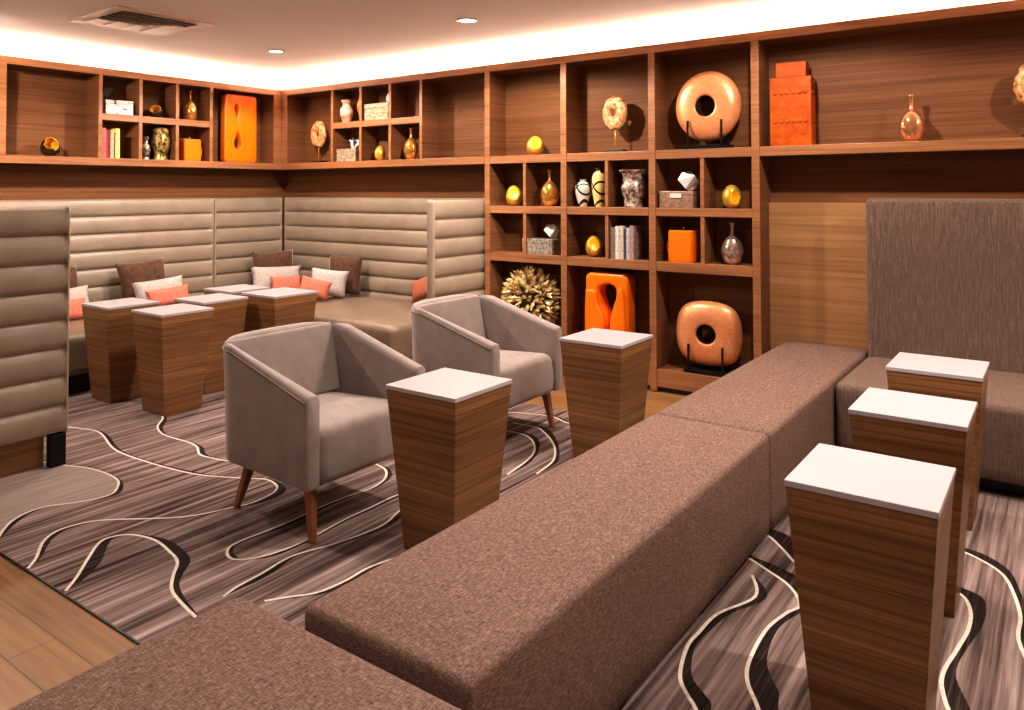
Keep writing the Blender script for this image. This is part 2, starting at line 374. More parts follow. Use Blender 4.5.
# ------------------------------------------------------------------ carpet
CURVES = [
 [(3.54, -3.92), (3.47, -3.86), (3.34, -3.78), (3.28, -3.71), (3.27, -3.64), (3.3, -3.55), (3.38, -3.47), (3.48, -3.39), (3.57, -3.31), (3.63, -3.23), (3.67, -3.13), (3.71, -3.03), (3.71, -2.94), (3.69, -2.86), (3.63, -2.8), (3.52, -2.78), (3.42, -2.83), (3.28, -2.9), (3.15, -2.95), (2.98, -2.98), (2.78, -3.0), (2.54, -3.01), (2.35, -2.99), (2.03, -2.9), (1.85, -2.92), (1.5, -3.05)],
 [(3.21, -3.915), (3.1, -3.85), (3.0, -3.77), (2.95, -3.68), (2.95, -3.6), (3.0, -3.52), (3.05, -3.43), (3.05, -3.34), (2.97, -3.27), (2.88, -3.23), (2.73, -3.22), (2.58, -3.24), (2.44, -3.29), (2.2, -3.36)],
 [(1.8, -2.4), (2.04, -2.5), (2.19, -2.62), (2.34, -2.68), (2.48, -2.69), (2.64, -2.68), (2.76, -2.7), (2.88, -2.76), (2.98, -2.76), (3.14, -2.72), (3.3, -2.6)],
 [(3.84, -3.91), (3.77, -3.84), (3.65, -3.74), (3.54, -3.64), (3.53, -3.58), (3.58, -3.52), (3.71, -3.49), (3.86, -3.51), (3.97, -3.54), (4.06, -3.61), (4.15, -3.67), (4.25, -3.7), (4.42, -3.73)],
 [(3.7, -2.28), (3.81, -2.29), (3.92, -2.32), (4.01, -2.41), (4.05, -2.54), (4.03, -2.69), (4.02, -2.86), (4.03, -2.99), (4.03, -3.15), (4.02, -3.25), (4.03, -3.34), (4.09, -3.39), (4.15, -3.39), (4.21, -3.32), (4.24, -3.2), (4.24, -3.06), (4.22, -2.88), (4.22, -2.71), (4.22, -2.51), (4.3, -2.2)],
 [(4.36, -3.59), (4.34, -3.52), (4.33, -3.4), (4.31, -3.28), (4.32, -3.2), (4.37, -3.06), (4.4, -2.9), (4.4, -2.79), (4.35, -2.6), (4.4, -2.3)],
 [(4.51, -3.52), (4.56, -3.45), (4.62, -3.37), (4.64, -3.25), (4.64, -3.11), (4.7, -2.9)],
 [(6.12, -3.3), (6.02, -3.16), (5.97, -3.11), (5.92, -3.04), (5.88, -2.89), (5.88, -2.78), (5.89, -2.64), (5.96, -2.45), (5.9, -2.3)],
 [(6.3, -3.3), (6.17, -3.06), (6.1, -2.95), (6.07, -2.84), (6.06, -2.64), (6.085, -2.5), (6.11, -2.41), (6.04, -2.3), (5.94, -2.23), (5.84, -2.17), (5.7, -2.1)],
 [(5.7, -1.85), (5.84, -1.92), (5.93, -2.01), (6.03, -2.12), (6.2, -2.2), (6.4, -2.0)],
 [(6.3, -1.5), (6.52, -1.59), (6.62, -1.65), (6.69, -1.73), (6.73, -1.86), (6.76, -2.04), (6.77, -2.26), (6.9, -2.6), (7.2, -2.8)],
 [(6.4, -1.9), (6.56, -1.98), (6.61, -2.08), (6.62, -2.23), (6.6, -2.4), (6.58, -2.55), (6.59, -2.66), (6.64, -2.8), (6.8, -3.1)],
 [(3.6, -1.3), (3.83, -1.09), (3.97, -1.02), (4.14, -.99), (4.3, -1.05), (4.5, -1.0)],
 [(3.9, -1.42), (4.13, -1.4), (4.23, -1.42), (4.33, -1.5), (4.42, -1.63), (4.47, -1.79), (4.5, -2.0)],
 [(4.0, -1.25), (4.17, -1.24), (4.26, -1.29), (4.38, -1.39), (4.5, -1.53), (4.59, -1.7), (4.62, -1.9)],
 [(7.4, -1.2), (7.2, -1.5), (7.25, -1.9), (7.5, -2.2), (7.6, -2.6)],
 [(1.3, -3.8), (1.6, -3.5), (2.0, -3.55), (2.3, -3.7), (2.5, -3.9)],
]
def make_carpet():
    bm = bmesh.new()
    YE = -3.92
    box(bm, .9, YE, -.005, 9.55, -.82, 0)
    def ribbon(pts, wfun, z, mi):
        vs = []
        for i, p in enumerate(pts):
            a, b = wfun(i, p)
            vs.append((bm.verts.new((a[0], a[1], z)), bm.verts.new((b[0], b[1], z))))
        for (a, b), (c, d) in zip(vs, vs[1:]):
            try: f = bm.faces.new((a, b, d, c)); f.material_index = mi
            except ValueError: pass
    # pale area inside the loop beside the settee
    loop = smooth_profile(CURVES[1], 4)
    poly = [p for p in loop] + [(1.7, -3.5), (1.6, -3.91)]
    f = bm.faces.new([bm.verts.new((x, max(y, YE+.002), .0006)) for x, y in poly]); f.material_index = 1
    WID = [.75, .45, .5, .85, .55, .55, .6, .75, 1.15, 1.2, .8, .9, .7, .7, .7, .8, .8]
    for c, wk in zip(CURVES, WID):
        pts = smooth_profile(c, 6); n = len(pts)
        def dark(i, p):
            k = min(1, 6*i/n+.1, 6*(n-1-i)/n+.1)*(0.85+.3*math.sin(i*.19))*wk
            return p, (p[0]+.05*k, p[1]+.04*k)
        def white(i, p):
            q0, q1 = pts[max(0, i-1)], pts[min(n-1, i+1)]
            d = Vector((q1[0]-q0[0], q1[1]-q0[1], 0)).normalized() if q0 != q1 else Vector((1, 0, 0))
            nn = (-d.y*.0062, d.x*.0062)
            return (p[0]-nn[0], p[1]-nn[1]), (p[0]+nn[0], p[1]+nn[1])
        ribbon(pts, dark, .0012, 2); ribbon(pts, white, .0018, 3)
    for v in bm.verts:
        if v.co.z > 0: v.co.y = max(v.co.y, YE+.001)
    o = link('carpet', bm, [M['carpet_base'], M['carpet_pale'], M['carpet_dark'], M['carpet_white']])
    # normals up on the flat figures
    me = o.data
    b2 = bmesh.new(); b2.from_mesh(me)
    for f in b2.faces:
        if f.material_index and f.normal.z < 0: f.normal_flip()
    b2.to_mesh(me); b2.free()
    tag(o, 'grey brown streaked carpet with meandering black and cream lines', 'carpet')
make_carpet()
struct(link('trim_5', bx(.9, -3.927, -.005, 9.55, -3.92, .001), M['black']))   # edging strip between carpet and boards

# ------------------------------------------------------------------ wall shelving
ZT, ZI, ZS, ZSB = 2.602, 2.537, 1.80, 1.733
COL = [2.83, 3.613, 4.396, 5.179]; CT = .028
DIV = .017; DP = .25
W, WB = M['shelf_wood'], M['shelf_back']
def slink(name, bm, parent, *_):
    """shelf board: pale lit front and top faces, shade painted on flanks and underside"""
    o = link(name, bm, [M['shelf_wood'], M['shelf_shade']], parent)
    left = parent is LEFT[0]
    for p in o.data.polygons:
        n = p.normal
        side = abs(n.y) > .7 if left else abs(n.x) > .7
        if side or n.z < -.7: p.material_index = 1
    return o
LEFT = [None]
# shelf over the banquette on the back wall
u = thing('wall_shelf_unit', 'timber wall shelf on the back wall above the tufted banquette', 'shelf')
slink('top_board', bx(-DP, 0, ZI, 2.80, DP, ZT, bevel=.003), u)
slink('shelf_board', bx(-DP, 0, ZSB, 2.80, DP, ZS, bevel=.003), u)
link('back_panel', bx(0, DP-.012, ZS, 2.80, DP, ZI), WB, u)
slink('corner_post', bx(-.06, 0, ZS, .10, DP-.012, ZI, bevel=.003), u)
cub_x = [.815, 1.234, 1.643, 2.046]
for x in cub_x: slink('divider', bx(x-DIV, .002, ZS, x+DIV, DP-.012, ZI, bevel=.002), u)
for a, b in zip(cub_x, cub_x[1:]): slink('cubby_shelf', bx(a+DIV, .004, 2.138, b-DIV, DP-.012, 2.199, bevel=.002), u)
# shelf on the left wall
u = LEFT[0] = thing('wall_shelf_unit', 'timber wall shelf along the left wall above the long banquette', 'shelf')
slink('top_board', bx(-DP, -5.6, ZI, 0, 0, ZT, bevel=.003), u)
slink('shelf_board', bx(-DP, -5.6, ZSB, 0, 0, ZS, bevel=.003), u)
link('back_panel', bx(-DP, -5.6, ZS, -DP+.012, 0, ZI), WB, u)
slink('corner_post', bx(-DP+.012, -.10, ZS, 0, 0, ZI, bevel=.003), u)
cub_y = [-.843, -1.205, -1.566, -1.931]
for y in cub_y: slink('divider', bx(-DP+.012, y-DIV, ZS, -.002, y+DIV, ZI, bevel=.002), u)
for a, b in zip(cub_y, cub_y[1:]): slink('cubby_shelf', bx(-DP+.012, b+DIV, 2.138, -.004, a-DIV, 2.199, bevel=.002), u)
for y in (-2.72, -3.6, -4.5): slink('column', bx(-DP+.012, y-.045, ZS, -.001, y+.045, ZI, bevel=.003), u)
# tall bookcase
u = thing('bookcase', 'tall timber bookcase of open compartments reaching the floor', 'bookcase')
x0, x1 = COL[0]-CT, COL[3]+CT
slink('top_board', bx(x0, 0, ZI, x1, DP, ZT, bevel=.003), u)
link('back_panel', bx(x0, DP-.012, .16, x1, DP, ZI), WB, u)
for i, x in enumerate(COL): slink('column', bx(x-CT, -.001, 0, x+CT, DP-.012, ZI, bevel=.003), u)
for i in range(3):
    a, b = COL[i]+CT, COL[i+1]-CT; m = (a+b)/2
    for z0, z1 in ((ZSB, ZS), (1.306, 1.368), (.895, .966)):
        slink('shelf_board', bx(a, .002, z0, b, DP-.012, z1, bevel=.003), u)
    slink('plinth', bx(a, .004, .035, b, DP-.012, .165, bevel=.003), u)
    link('toe_kick', bx(a, .04, 0, b, DP-.012, .035), M['dark_leg'], u)
    for z0, z1 in ((1.368, ZSB), (.966, 1.306)):
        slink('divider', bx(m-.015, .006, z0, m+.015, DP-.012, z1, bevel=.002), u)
# upper shelf to the right of it
u = thing('wall_shelf_unit', 'long open timber wall shelf to the right of the bookcase', 'shelf')
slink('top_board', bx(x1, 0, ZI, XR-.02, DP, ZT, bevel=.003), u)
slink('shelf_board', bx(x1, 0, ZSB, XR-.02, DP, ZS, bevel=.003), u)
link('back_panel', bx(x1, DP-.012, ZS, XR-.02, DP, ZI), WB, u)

# cove light strips lying on the tops of the shelving
tag(link('light_strip', bx(.12, .14, ZT, XR-.1, .18, ZT+.012), M['led']), 'warm glowing strip hidden on top of the back wall shelving', 'light strip')
tag(link('light_strip', bx(-.16, -5.5, ZT, -.12, .1, ZT+.012), M['led']), 'warm glowing strip hidden on top of the left wall shelving', 'light strip')

# ------------------------------------------------------------------ ceiling fittings
def downlight(x, y, label):
    t = thing('downlight', label, 'ceiling light', (x, y, CZ), group='recessed downlights')
    bm = bmesh.new(); lathe(bm, [(.075, 0), (.075, -.006), (.062, -.008), (.055, -.004), (.055, 0)], 32)
    link('trim_ring', bm, M['white_top'], t, smooth=True, angle=30)
    bm = bmesh.new(); lathe(bm, [(.054, 0), (.054, -.004), (.03, -.0055), (0, -.006)], 32)
    link('lens', bm, M['downlight'], t)
    return t
downlight(1.232, -1.005, 'round recessed downlight nearest the corner of the walls')
downlight(3.385, -.959, 'round recessed downlight above the bookcase end of the ceiling')

t = thing('ceiling_vent', 'square metal air vent with angled slats set in the ceiling', 'air vent', (1.43, -2.34, CZ))
bm = bmesh.new()
for a in ((-.36, -.36, .36, -.28), (-.36, .28, .36, .36), (-.36, -.28, -.28, .28), (.28, -.28, .36, .28)):
    box(bm, a[0], a[1], -.012, a[2], a[3], 0)
link('frame', bm, M['vent_metal'], t)
link('duct', bx(-.28, -.28, -.003, .28, .28, 0), M['vent_dark'], t)
for i in range(5):
    bm = bx(-.024, -.27, -.002, .024, .27-.05*i, .002)
    xform(bm, Matrix.Translation((.235-.072*i, 0, -.014)) @ Matrix.Rotation(math.radians(20), 4, 'Y'))
    link('slat', bm, M['vent_metal'], t)
for i in range(4):
    bm = bx(-.28, -.071, -.002, -.10+.07*i, .071, .002)
    xform(bm, Matrix.Translation((0, -.21+.14*i, -.012)) @ Matrix.Rotation(math.radians(2), 4, 'X'))
    link('slat', bm, M['vent_metal'], t)

# ------------------------------------------------------------------ pedestal tables
S2, B2, TZ = .1905, .1355, .688
def make_table(label, loc, s=S2, b=B2, z=TZ, group='tapered pedestal tables with white tops', name='pedestal_table'):
    t = thing(name, label, 'side table', loc, group=group)
    link('pedestal', frustum(bmesh.new(), b, s-.002, 0.001, z-.018), M['walnut'], t)
    link('table_top', bx(-s-.001, -s-.001, z-.018, s+.001, s+.001, z, bevel=.002), M['white_top'], t)
    return t
TA = make_table('tapered walnut side table with white top beside the nearer grey armchair', (4.586+S2, -2.982+S2, 0))
for x, y, l in ((4.641, -1.703, 'tapered walnut side table with white top in front of the bookcase, beside the far armchair'),
                (6.258, -3.089, 'largest and nearest of the three walnut pedestal tables right of the long bench'),
                (6.246, -2.245, 'middle one of the three walnut pedestal tables right of the long bench'),
                (6.231, -1.418, 'farthest of the three walnut pedestal tables, in front of the tall settee'),
                (1.095, -2.588, 'leftmost walnut pedestal table, nearest the cut-off tufted settee back'),
                (1.701, -2.538, 'walnut pedestal table standing foremost in the cluster by the left banquette'),
                (1.418, -2.059, 'walnut pedestal table half hidden behind the foremost one of the left cluster'),
                (1.06, -1.59, 'pedestal table deepest in the left cluster, mostly hidden, before the white cushion in the corner')):
    dup(TA, (x+S2, y+S2, 0), l)
make_table('broad walnut pedestal table at the right of the left cluster, before the seat with cushions', (1.62+.21, -1.62+.21, 0), s=.208, b=.15, z=.70)

# ------------------------------------------------------------------ armchairs
def make_chair(label, loc):
    t = thing('armchair', label, 'armchair', loc, group='grey barrel armchairs')
    XB, XF, HY, TA_, TB, R, r = -.385, .336, .371, .075, .085, .20, .04
    def path(hy, xb, rad, n=(9, 9, 10)):
        p = []
        for i in range(n[0]):
            p.append((XF+(xb+rad-XF)*i/n[0], -hy))
        for i in range(n[1]):
            a = -PI/2-PI/2*i/n[1]
            p.append((xb+rad+rad*math.cos(a), -hy+rad+rad*math.sin(a)))
        for i in range(n[2]):
            p.append((xb, -hy+rad+(2*hy-2*rad)*i/n[2]))
        p.append((xb, hy-rad))
        half = n[0]+n[1]
        return p + [(x, -y) for x, y in reversed(p[:half])]
    out = path(HY, XB, R); inn = path(HY-TA_, XB+TB, r)
    inn = [(x, y+math.copysign(.022, y)*min(1, max(0, (XF-x)/.55)) if abs(y) > HY-TA_-r-.001 else y*(1+.022/(HY-TA_-r))) for x, y in inn]
    loops = []
    for k, ((ox, oy), (ix, iy)) in enumerate(zip(out, inn)):
        f = min(1, max(0, (XF-ox)/(XF-XB-R)))
        zt = .632+(.785-.632)*f
        if f >= 1: zt = .785+.018*math.cos(oy/HY*PI/2)
        zb = .232+.015*f
        O = Vector((ox, oy, 0)); I = Vector((ix, iy, 0)); Dv = (I-O)
        ins = Dv.normalized()*(.022*(.3+.7*f))
        rc = .028
        pts = [O+ins+Dv*.12+Vector((0, 0, zb)), O+ins+Vector((0, 0, zb+.02)), O+ins*.5+Vector((0, 0, (zb+zt)/2)), O+Vector((0, 0, zt-rc))]
        for a in (25, 50, 75): 
            aa = math.radians(a); pts.append(O+Dv.normalized()*rc*(1-math.cos(aa))+Vector((0, 0, zt-rc+rc*math.sin(aa))))
        for a in (75, 50, 25):
            aa = math.radians(a); pts.append(I-Dv.normalized()*rc*(1-math.cos(aa))+Vector((0, 0, zt-rc+rc*math.sin(aa))))
        lean = Vector((.05, 0, 0))*f
        pts += [I+Vector((0, 0, zt-rc)), I+lean+Vector((0, 0, .43)), I+lean+Vector((0, 0, zb))]
        loops.append([tuple(p) for p in pts])
    def cap(l, dx, ky, kz):
        c = sum((Vector(p) for p in l), Vector())/len(l)
        return [(p[0]+dx, c.y+(p[1]-c.y)*ky, c.z+(p[2]-c.z)*kz) for p in l]
    loops = [cap(loops[0], .014, .80, .965), cap(loops[0], .009, .94, .99)]+loops+[cap(loops[-1], .009, .94, .99), cap(loops[-1], .014, .80, .965)]
    bm = bmesh.new(); loft(bm, loops)
    sh = link('shell', bm, M['velvet'], t, smooth=True, angle=50)
    bm = bmesh.new(); core = [l[3] for l in loops[2:-2]]; tube = []
    for i, p in enumerate(core):
        q0, q1 = Vector(core[max(0, i-1)]), Vector(core[min(len(core)-1, i+1)])
        d = (q1-q0).normalized(); u_ = d.cross(Vector((0, 0, 1))).normalized(); w_ = u_.cross(d)
        tube.append([tuple(Vector(p)+u_*.0045*math.cos(a*PI/3)+w_*.0045*math.sin(a*PI/3)) for a in range(6)])
    loft(bm, tube); link('piping', bm, M['velvet'], sh, smooth=True)
    # raised lining of the backrest, its edges read as the seams
    bm = bmesh.new()
    softbox(bm, -.318, -.34, 0, .318, .0, .04, r=.012, crown=.004)
    xform(bm, Matrix.Translation((0, .17, 0)))
    for v in bm.verts:
        k = (v.co.y+.17)/.34      # 0 bottom .. 1 top
        v.co.x *= .96+.04*k
    xform(bm, Matrix.Translation((-.327, 0, .617)) @ Matrix(((0, 0, 1, 0), (1, 0, 0, 0), (0, 1, 0, 0), (0, 0, 0, 1))))
    for v in bm.verts: v.co.x += (.787-v.co.z)*.26
    link('back_cushion', bm, M['velvet'], t, smooth=True, angle=60)
    bm = bmesh.new(); softbox(bm, -.27, -.292, .235, .345, .292, .442, r=.055, crown=.03, puff=.006)
    for v in bm.verts:
        if v.co.z > .36: v.co.z += .034*(v.co.x+.27)/.6*min(1, (v.co.z-.36)/.06)
        if v.co.x > .12 and v.co.z > .3:
            v.co.z += .005*math.sin(v.co.y*95+v.co.x*30)*min(1, (v.co.x-.12)/.12)*max(0, 1-abs(v.co.y-.02)/.26)
    link('seat', bm, M['velvet'], t, smooth=True, angle=60)
    link('underframe', bx(-.27, -.27, .222, .30, .27, .24), M['black'], t)
    for (fx, fy, tx, ty) in ((.31, -.305, .27, -.285), (.31, .305, .27, .285), (-.272, -.274, -.19, -.25), (-.272, .274, -.19, .25)):
        bm = bmesh.new()
        loft(bm, [[(fx+a*.014, fy+b*.014, 0.001) for a, b in ((-1, -1), (1, -1), (1, 1), (-1, 1))],
                  [(tx+a*.024, ty+b*.021, .235) for a, b in ((-1, -1), (1, -1), (1, 1), (-1, 1))]])
        bmesh.ops.bevel(bm, geom=list(bm.edges), offset=.003, segments=2, affect='EDGES')
        link('leg', bm, M['leg_wood'], t)
    return t
CH = make_chair('grey velvet barrel armchair nearest the front left, legs fully in view', (3.972, -2.806, .002))
dup(CH, (3.945, -1.484, .002), 'grey velvet barrel armchair farther back, near the bookcase with the spiky gold ball')

# ------------------------------------------------------------------ benches and settees
def ottoman(label, x0, y0, x1, y1, group):
    t = thing('ottoman_bench', label, 'bench', ((x0+x1)/2, (y0+y1)/2, 0), group=group)
    hx, hy = (x1-x0)/2, (y1-y0)/2
    bm = bmesh.new(); softbox(bm, -hx, -hy, .03, hx, hy, .454, r=.024, crown=.014)
    link('upholstery', bm, M['tweed'], t, smooth=True, angle=60)
    link('base', bx(-hx+.04, -hy+.04, 0.001, hx-.04, hy-.04, .035), M['black'], t)
    return t
ottoman('long brown tweed bench running diagonally through the middle foreground', 5.322, -4.012, 5.866, -1.952, 'brown tweed benches')
ottoman('brown tweed bench section that reaches the pale panel below the open shelf', 5.322, -1.945, 5.866, .19, 'brown tweed benches')
ottoman('brown tweed bench cut off by the bottom left edge of the photo', 5.14, -5.05, 6.25, -4.065, 'brown tweed benches')

t = thing('high_back_settee', 'brown woven settee with a tall plain back under the right shelf', 'settee', (7.1, -.4, 0))
bm = bmesh.new(); softbox(bm, -1.22, -.57, 0, 1.22, .57, .10, r=.03, crown=.004)
xform(bm, Matrix.Translation((0, .49, .875)) @ Matrix.Rotation(PI/2, 4, 'X'))
link('backrest', bm, M['settee_weave'], t, smooth=True, angle=60)
bm = bmesh.new(); softbox(bm, -1.225, -.46, .075, 1.225, .38, .455, r=.045, crown=.012)
link('seat', bm, M['settee_weave'], t, smooth=True, angle=60)
link('base', bx(-1.2, -.36, .001, 1.2, .36, .08), M['black'], t)

# tufted banquettes
PITCH = .158
def tufted(L, z0, H, T, depth=.028, both=False):
    bm = bmesh.new(); profile_panel(bm, L, H, z0, PITCH, T, depth, both); return bm
ZB, HB = .17, 1.262
# back wall banquette (with its projecting end panel)
t = thing('banquette', 'taupe tufted banquette on the back wall with a projecting end panel', 'banquette')
bm = tufted(2.69+.115, ZB, HB, .11); xform(bm, Matrix.Translation((-.115, .13, 0)))
link('backrest', bm, M['leather'], t, smooth=True, angle=40)
bm = tufted(.86, .16, 1.262, .082, both=True)
xform(bm, Matrix.Translation((2.772, -.632, 0)) @ Matrix.Rotation(PI/2, 4, 'Z'))
link('end_panel', bm, M['leather'], t, smooth=True, angle=40)
bm = bmesh.new(); softbox(bm, 1.0, -1.0, .15, 2.688, .125, .45, r=.06, crown=.012)
link('seat', bm, M['seat_leather'], t, smooth=True, angle=60)
link('base', bx(1.05, -.9, .001, 2.66, .1, .15), M['black'], t)
# left wall banquette
t = thing('banquette', 'long taupe tufted banquette against the left wall below the shelf', 'banquette')
bm = tufted(.838, ZB, HB, .11); xform(bm, Matrix.Translation((-.13, -.713, 0)) @ Matrix.Rotation(PI/2, 4, 'Z'))
link('backrest', bm, M['leather'], t, smooth=True, angle=40)
bm = tufted(3.55, ZB, HB, .11); xform(bm, Matrix.Translation((-.13, -4.27, 0)) @ Matrix.Rotation(PI/2, 4, 'Z'))
link('backrest', bm, M['leather'], t, smooth=True, angle=40)
bm = bmesh.new(); softbox(bm, -.128, -4.25, .15, .995, .125, .45, r=.06, crown=.012)
link('seat', bm, M['seat_leather'], t, smooth=True, angle=60)
link('base', bx(-.1, -4.2, .001, .9, .1, .15), M['black'], t)
# settee seen from behind at the left edge
t = thing('tufted_settee', 'taupe settee seen from behind at the left edge, black metal foot under its end', 'settee', (2.435, -3.27, 0))
bm = tufted(2.2, .172, 1.245, .10, both=True)
xform(bm, Matrix.Rotation(PI/2, 4, 'Z') @ Matrix.Translation((-2.2, 0, 0)))
link('backrest', bm, M['leather'], t, smooth=True, angle=40)
link('foot', bx(-.06, -.09, .001, -.005, -.01, .175, bevel=.004), M['black_metal'], t)
link('foot', bx(-.06, -2.19, .001, -.005, -2.11, .175, bevel=.004), M['black_metal'], t)
bm = bmesh.new(); softbox(bm, -.78, -2.2, .15, -.102, -.03, .45, r=.05, crown=.01)
link('seat', bm, M['seat_leather'], t, smooth=True, angle=60)
link('kick_board', bx(-.095, -2.1, .001, -.065, -.1, .165), M['walnut'], t)

# ------------------------------------------------------------------ cushions
def cushion(label, w, h, th, mat, loc, yaw, lean, roll=0, group=None, name='throw_pillow'):
    """stands on its lower edge; faces +x at yaw 0; lean tips the top backwards"""
    bm = bmesh.new(); n = 16
    def P(i, j, s):
        u, v = 2*i/n-1, 2*j/n-1
        x = u*w/2*(1-.07*(1-v*v)*1.0); y = v*h/2*(1-.07*(1-u*u))
        z = s*th/2*((1-u**4)*(1-v**4))**.55
        return (x, y, z)
    gr = {}
    for s in (1, -1):
        for i in range(n+1):
            for j in range(n+1):
                if s == -1 and (i in (0, n) or j in (0, n)): gr[s, i, j] = gr[1, i, j]
                else: gr[s, i, j] = bm.verts.new(P(i, j, s))
        for i in range(n):
            for j in range(n):
                bm.faces.new([gr[s, i, j], gr[s, i+1, j], gr[s, i+1, j+1], gr[s, i, j+1]])
    xform(bm, Matrix.Rotation(roll, 4, 'Z'))
    zmin = min(v.co.y for v in bm.verts)
    # local x -> -y (sideways), local y -> z, local z -> x (front)
    xform(bm, Matrix.Translation((0, -zmin, 0)))
    xform(bm, Matrix(((0, 0, 1, 0), (1, 0, 0, 0), (0, 1, 0, 0), (0, 0, 0, 1))))
    xform(bm, Matrix.Rotation(-lean, 4, 'Y'))
    zmin = min(v.co.z for v in bm.verts)
    xform(bm, Matrix.Translation((0, 0, -zmin)))
    o = link(name, bm, mat, smooth=True, loc=loc)
    o.rotation_euler = (0, 0, yaw)
    return tag(o, label, 'cushion', group)
SZ = .463
PB, PW, PC = M['pillow_brown'], M['pillow_white'], M['pillow_coral']
# behind the cut-off settee
cushion('brown cushion mostly hidden behind the cut-off settee at left', .42, .39, .13, PB, (.085, -2.31, SZ), 0, .25, .06, group='brown square cushions')
cushion('white lumbar cushion partly hidden by the cut-off settee at left', .48, .24, .11, PW, (.27, -2.33, SZ), .1, .3, .04, group='white lumbar cushions')
cushion('coral cushion at the far left, partly hidden by the cut-off settee', .36, .17, .09, PC, (.41, -2.38, SZ), .1, .3, group='coral cushions')
# by the leftmost table
cushion('brown cushion leaning on the left banquette behind the leftmost tables', .43, .40, .15, PB, (.09, -1.555, SZ), -.15, .25, .08, group='brown square cushions')
cushion('white lumbar cushion on the left banquette behind the leftmost tables', .46, .235, .11, PW, (.27, -1.505, SZ), -.15, .3, .08, group='white lumbar cushions')
cushion('coral cushion on the left banquette behind the leftmost tables', .39, .165, .09, PC, (.40, -1.50, SZ), -.15, .3, .08, group='coral cushions')
# corner
cushion('brown cushion standing in the corner where the banquettes meet', .44, .40, .15, PB, (.15, -.18, SZ), -.35, .2, .04, group='brown square cushions')
cushion('white lumbar cushion standing in the corner where the banquettes meet', .53, .26, .11, PW, (.31, -.27, SZ), -.3, .25, -.03, group='white lumbar cushions')
cushion('coral cushion in front of the white one in the corner', .33, .165, .08, PC, (.43, -.25, SZ), -.3, .25, -.03, group='coral cushions')
# on the back banquette
cushion('brown cushion turned sideways against the back banquette', .34, .40, .13, PB, (1.12, -.10, SZ), -.95, .16, -.03, group='brown square cushions')
cushion('white cushion leaning in front of the brown one on the back banquette', .36, .265, .11, PW, (1.14, -.32, SZ), -.75, .3, -.14, group='white lumbar cushions')
cushion('small coral cushion at the front of the three on the back banquette', .29, .18, .09, PC, (1.19, -.52, SZ), -.62, .3, -.3, group='coral cushions')
cushion('rust coloured cushion peeking out beside the projecting end panel', .36, .21, .11, M['pillow_rust'], (2.17, -.12, SZ), -PI/2-.15, .3, .35, group=None)

# ------------------------------------------------------------------ ornaments
YB = .11     # depth of the ornaments inside the back shelving
XL = -.11    # same, left shelving
def egg(label, loc, w, h, direction, shell='egg_shell', inner='egg_yellow', cone=.72, seed=0, group='gold eggs with a broken opening', hollow=False):
    bm = bmesh.new(); nu, nv = 36, 28
    rows = []
    for j in range(nv+1):
        t = PI*j/nv
        z = h/2-h/2*math.cos(t)*1.0
        rr = w/2*math.sin(t)**.92*(1+.12*math.cos(t)) if 0 < j < nv else 0
        rows.append([(rr*math.cos(2*PI*i/nu), rr*math.sin(2*PI*i/nu), z) for i in range(nu)])
    vs = [[bm.verts.new(p) for p in r] if 0 < j < nv else [bm.verts.new((0, 0, rows[j][0][2]))]*nu for j, r in enumerate(rows)]
    d = Vector(direction).normalized()
    for a, b in zip(vs, vs[1:]):
        for i in range(nu):
            k = (i+1) % nu
            q = []
            for v in (a[i], a[k], b[k], b[i]):
                if v not in q: q.append(v)
            c = sum((v.co for v in q), Vector())/len(q)-Vector((0, 0, h*.5))
            c = Vector((c.x/w, c.y/w, c.z/h))
            ang = c.angle(d) + .16*noise.noise(Vector((c.x*5+seed, c.y*5, c.z*5)))
            if ang < cone and hollow: continue
            f = bm.faces.new(q)
            if ang < cone: f.material_index = 1
    if not hollow:
        for v in bm.verts:
            c = v.co-Vector((0, 0, h*.5)); c = Vector((c.x/w, c.y/w, c.z/h))
            if c.length < 1e-6: continue
            ang = c.angle(d)
            if ang < cone: v.co -= d*w*.16*(1-(ang/cone)**2)
    for v in [v for v in bm.verts if not v.link_faces]: bm.verts.remove(v)
    zm = min(v.co.z for v in bm.verts)
    for v in bm.verts: v.co.z = max(v.co.z-zm, .0)
    o = link('egg_ornament', bm, [M[shell], M[inner]], smooth=True, loc=loc)
    # outward normals, then an inner skin in the second material
    b2 = bmesh.new(); b2.from_mesh(o.data)
    ctr = Vector((0, 0, h/2))
    for f in b2.faces:
        if f.normal.dot(f.calc_center_median()-ctr) < 0: f.normal_flip()
    b2.to_mesh(o.data); b2.free()
    if hollow:
        md = o.modifiers.new('thickness', 'SOLIDIFY'); md.thickness = .006; md.offset = -1; md.material_offset = 1; md.material_offset_rim = 1
    return tag(o, label, 'ornament', group)
CAMD = (.35, -.85, .45)
egg('gold egg alone in the upper bookcase compartment left of the agate', (3.265, YB, ZS), .15, .165, (.55, -.8, .35), seed=1)
egg('gold egg in the second row at the left end of the bookcase', (3.039, YB, 1.368), .14, .178, (.55, -.8, .35), seed=2)
egg('gold egg in the second row at the right end of the bookcase', (4.969, YB, 1.368), .135, .17, (.75, -.75, -.1), cone=.6, seed=3)
egg('gold egg in the third row of the bookcase left of the books', (3.828, YB, .966), .13, .168, (.6, -.75, .3), seed=4)
egg('pale closed gold egg in the lower cubby of the back wall shelf', (1.402, YB, ZS), .108, .15, (0, .9, .6), seed=5, cone=.3)
egg('dark shelled egg bowl with gold inside, alone on the left wall shelf', (XL, -2.298, ZS), .15, .165, (.85, -.1, .5), 'egg_dark', 'gold', .85, 6, group=None, hollow=True)
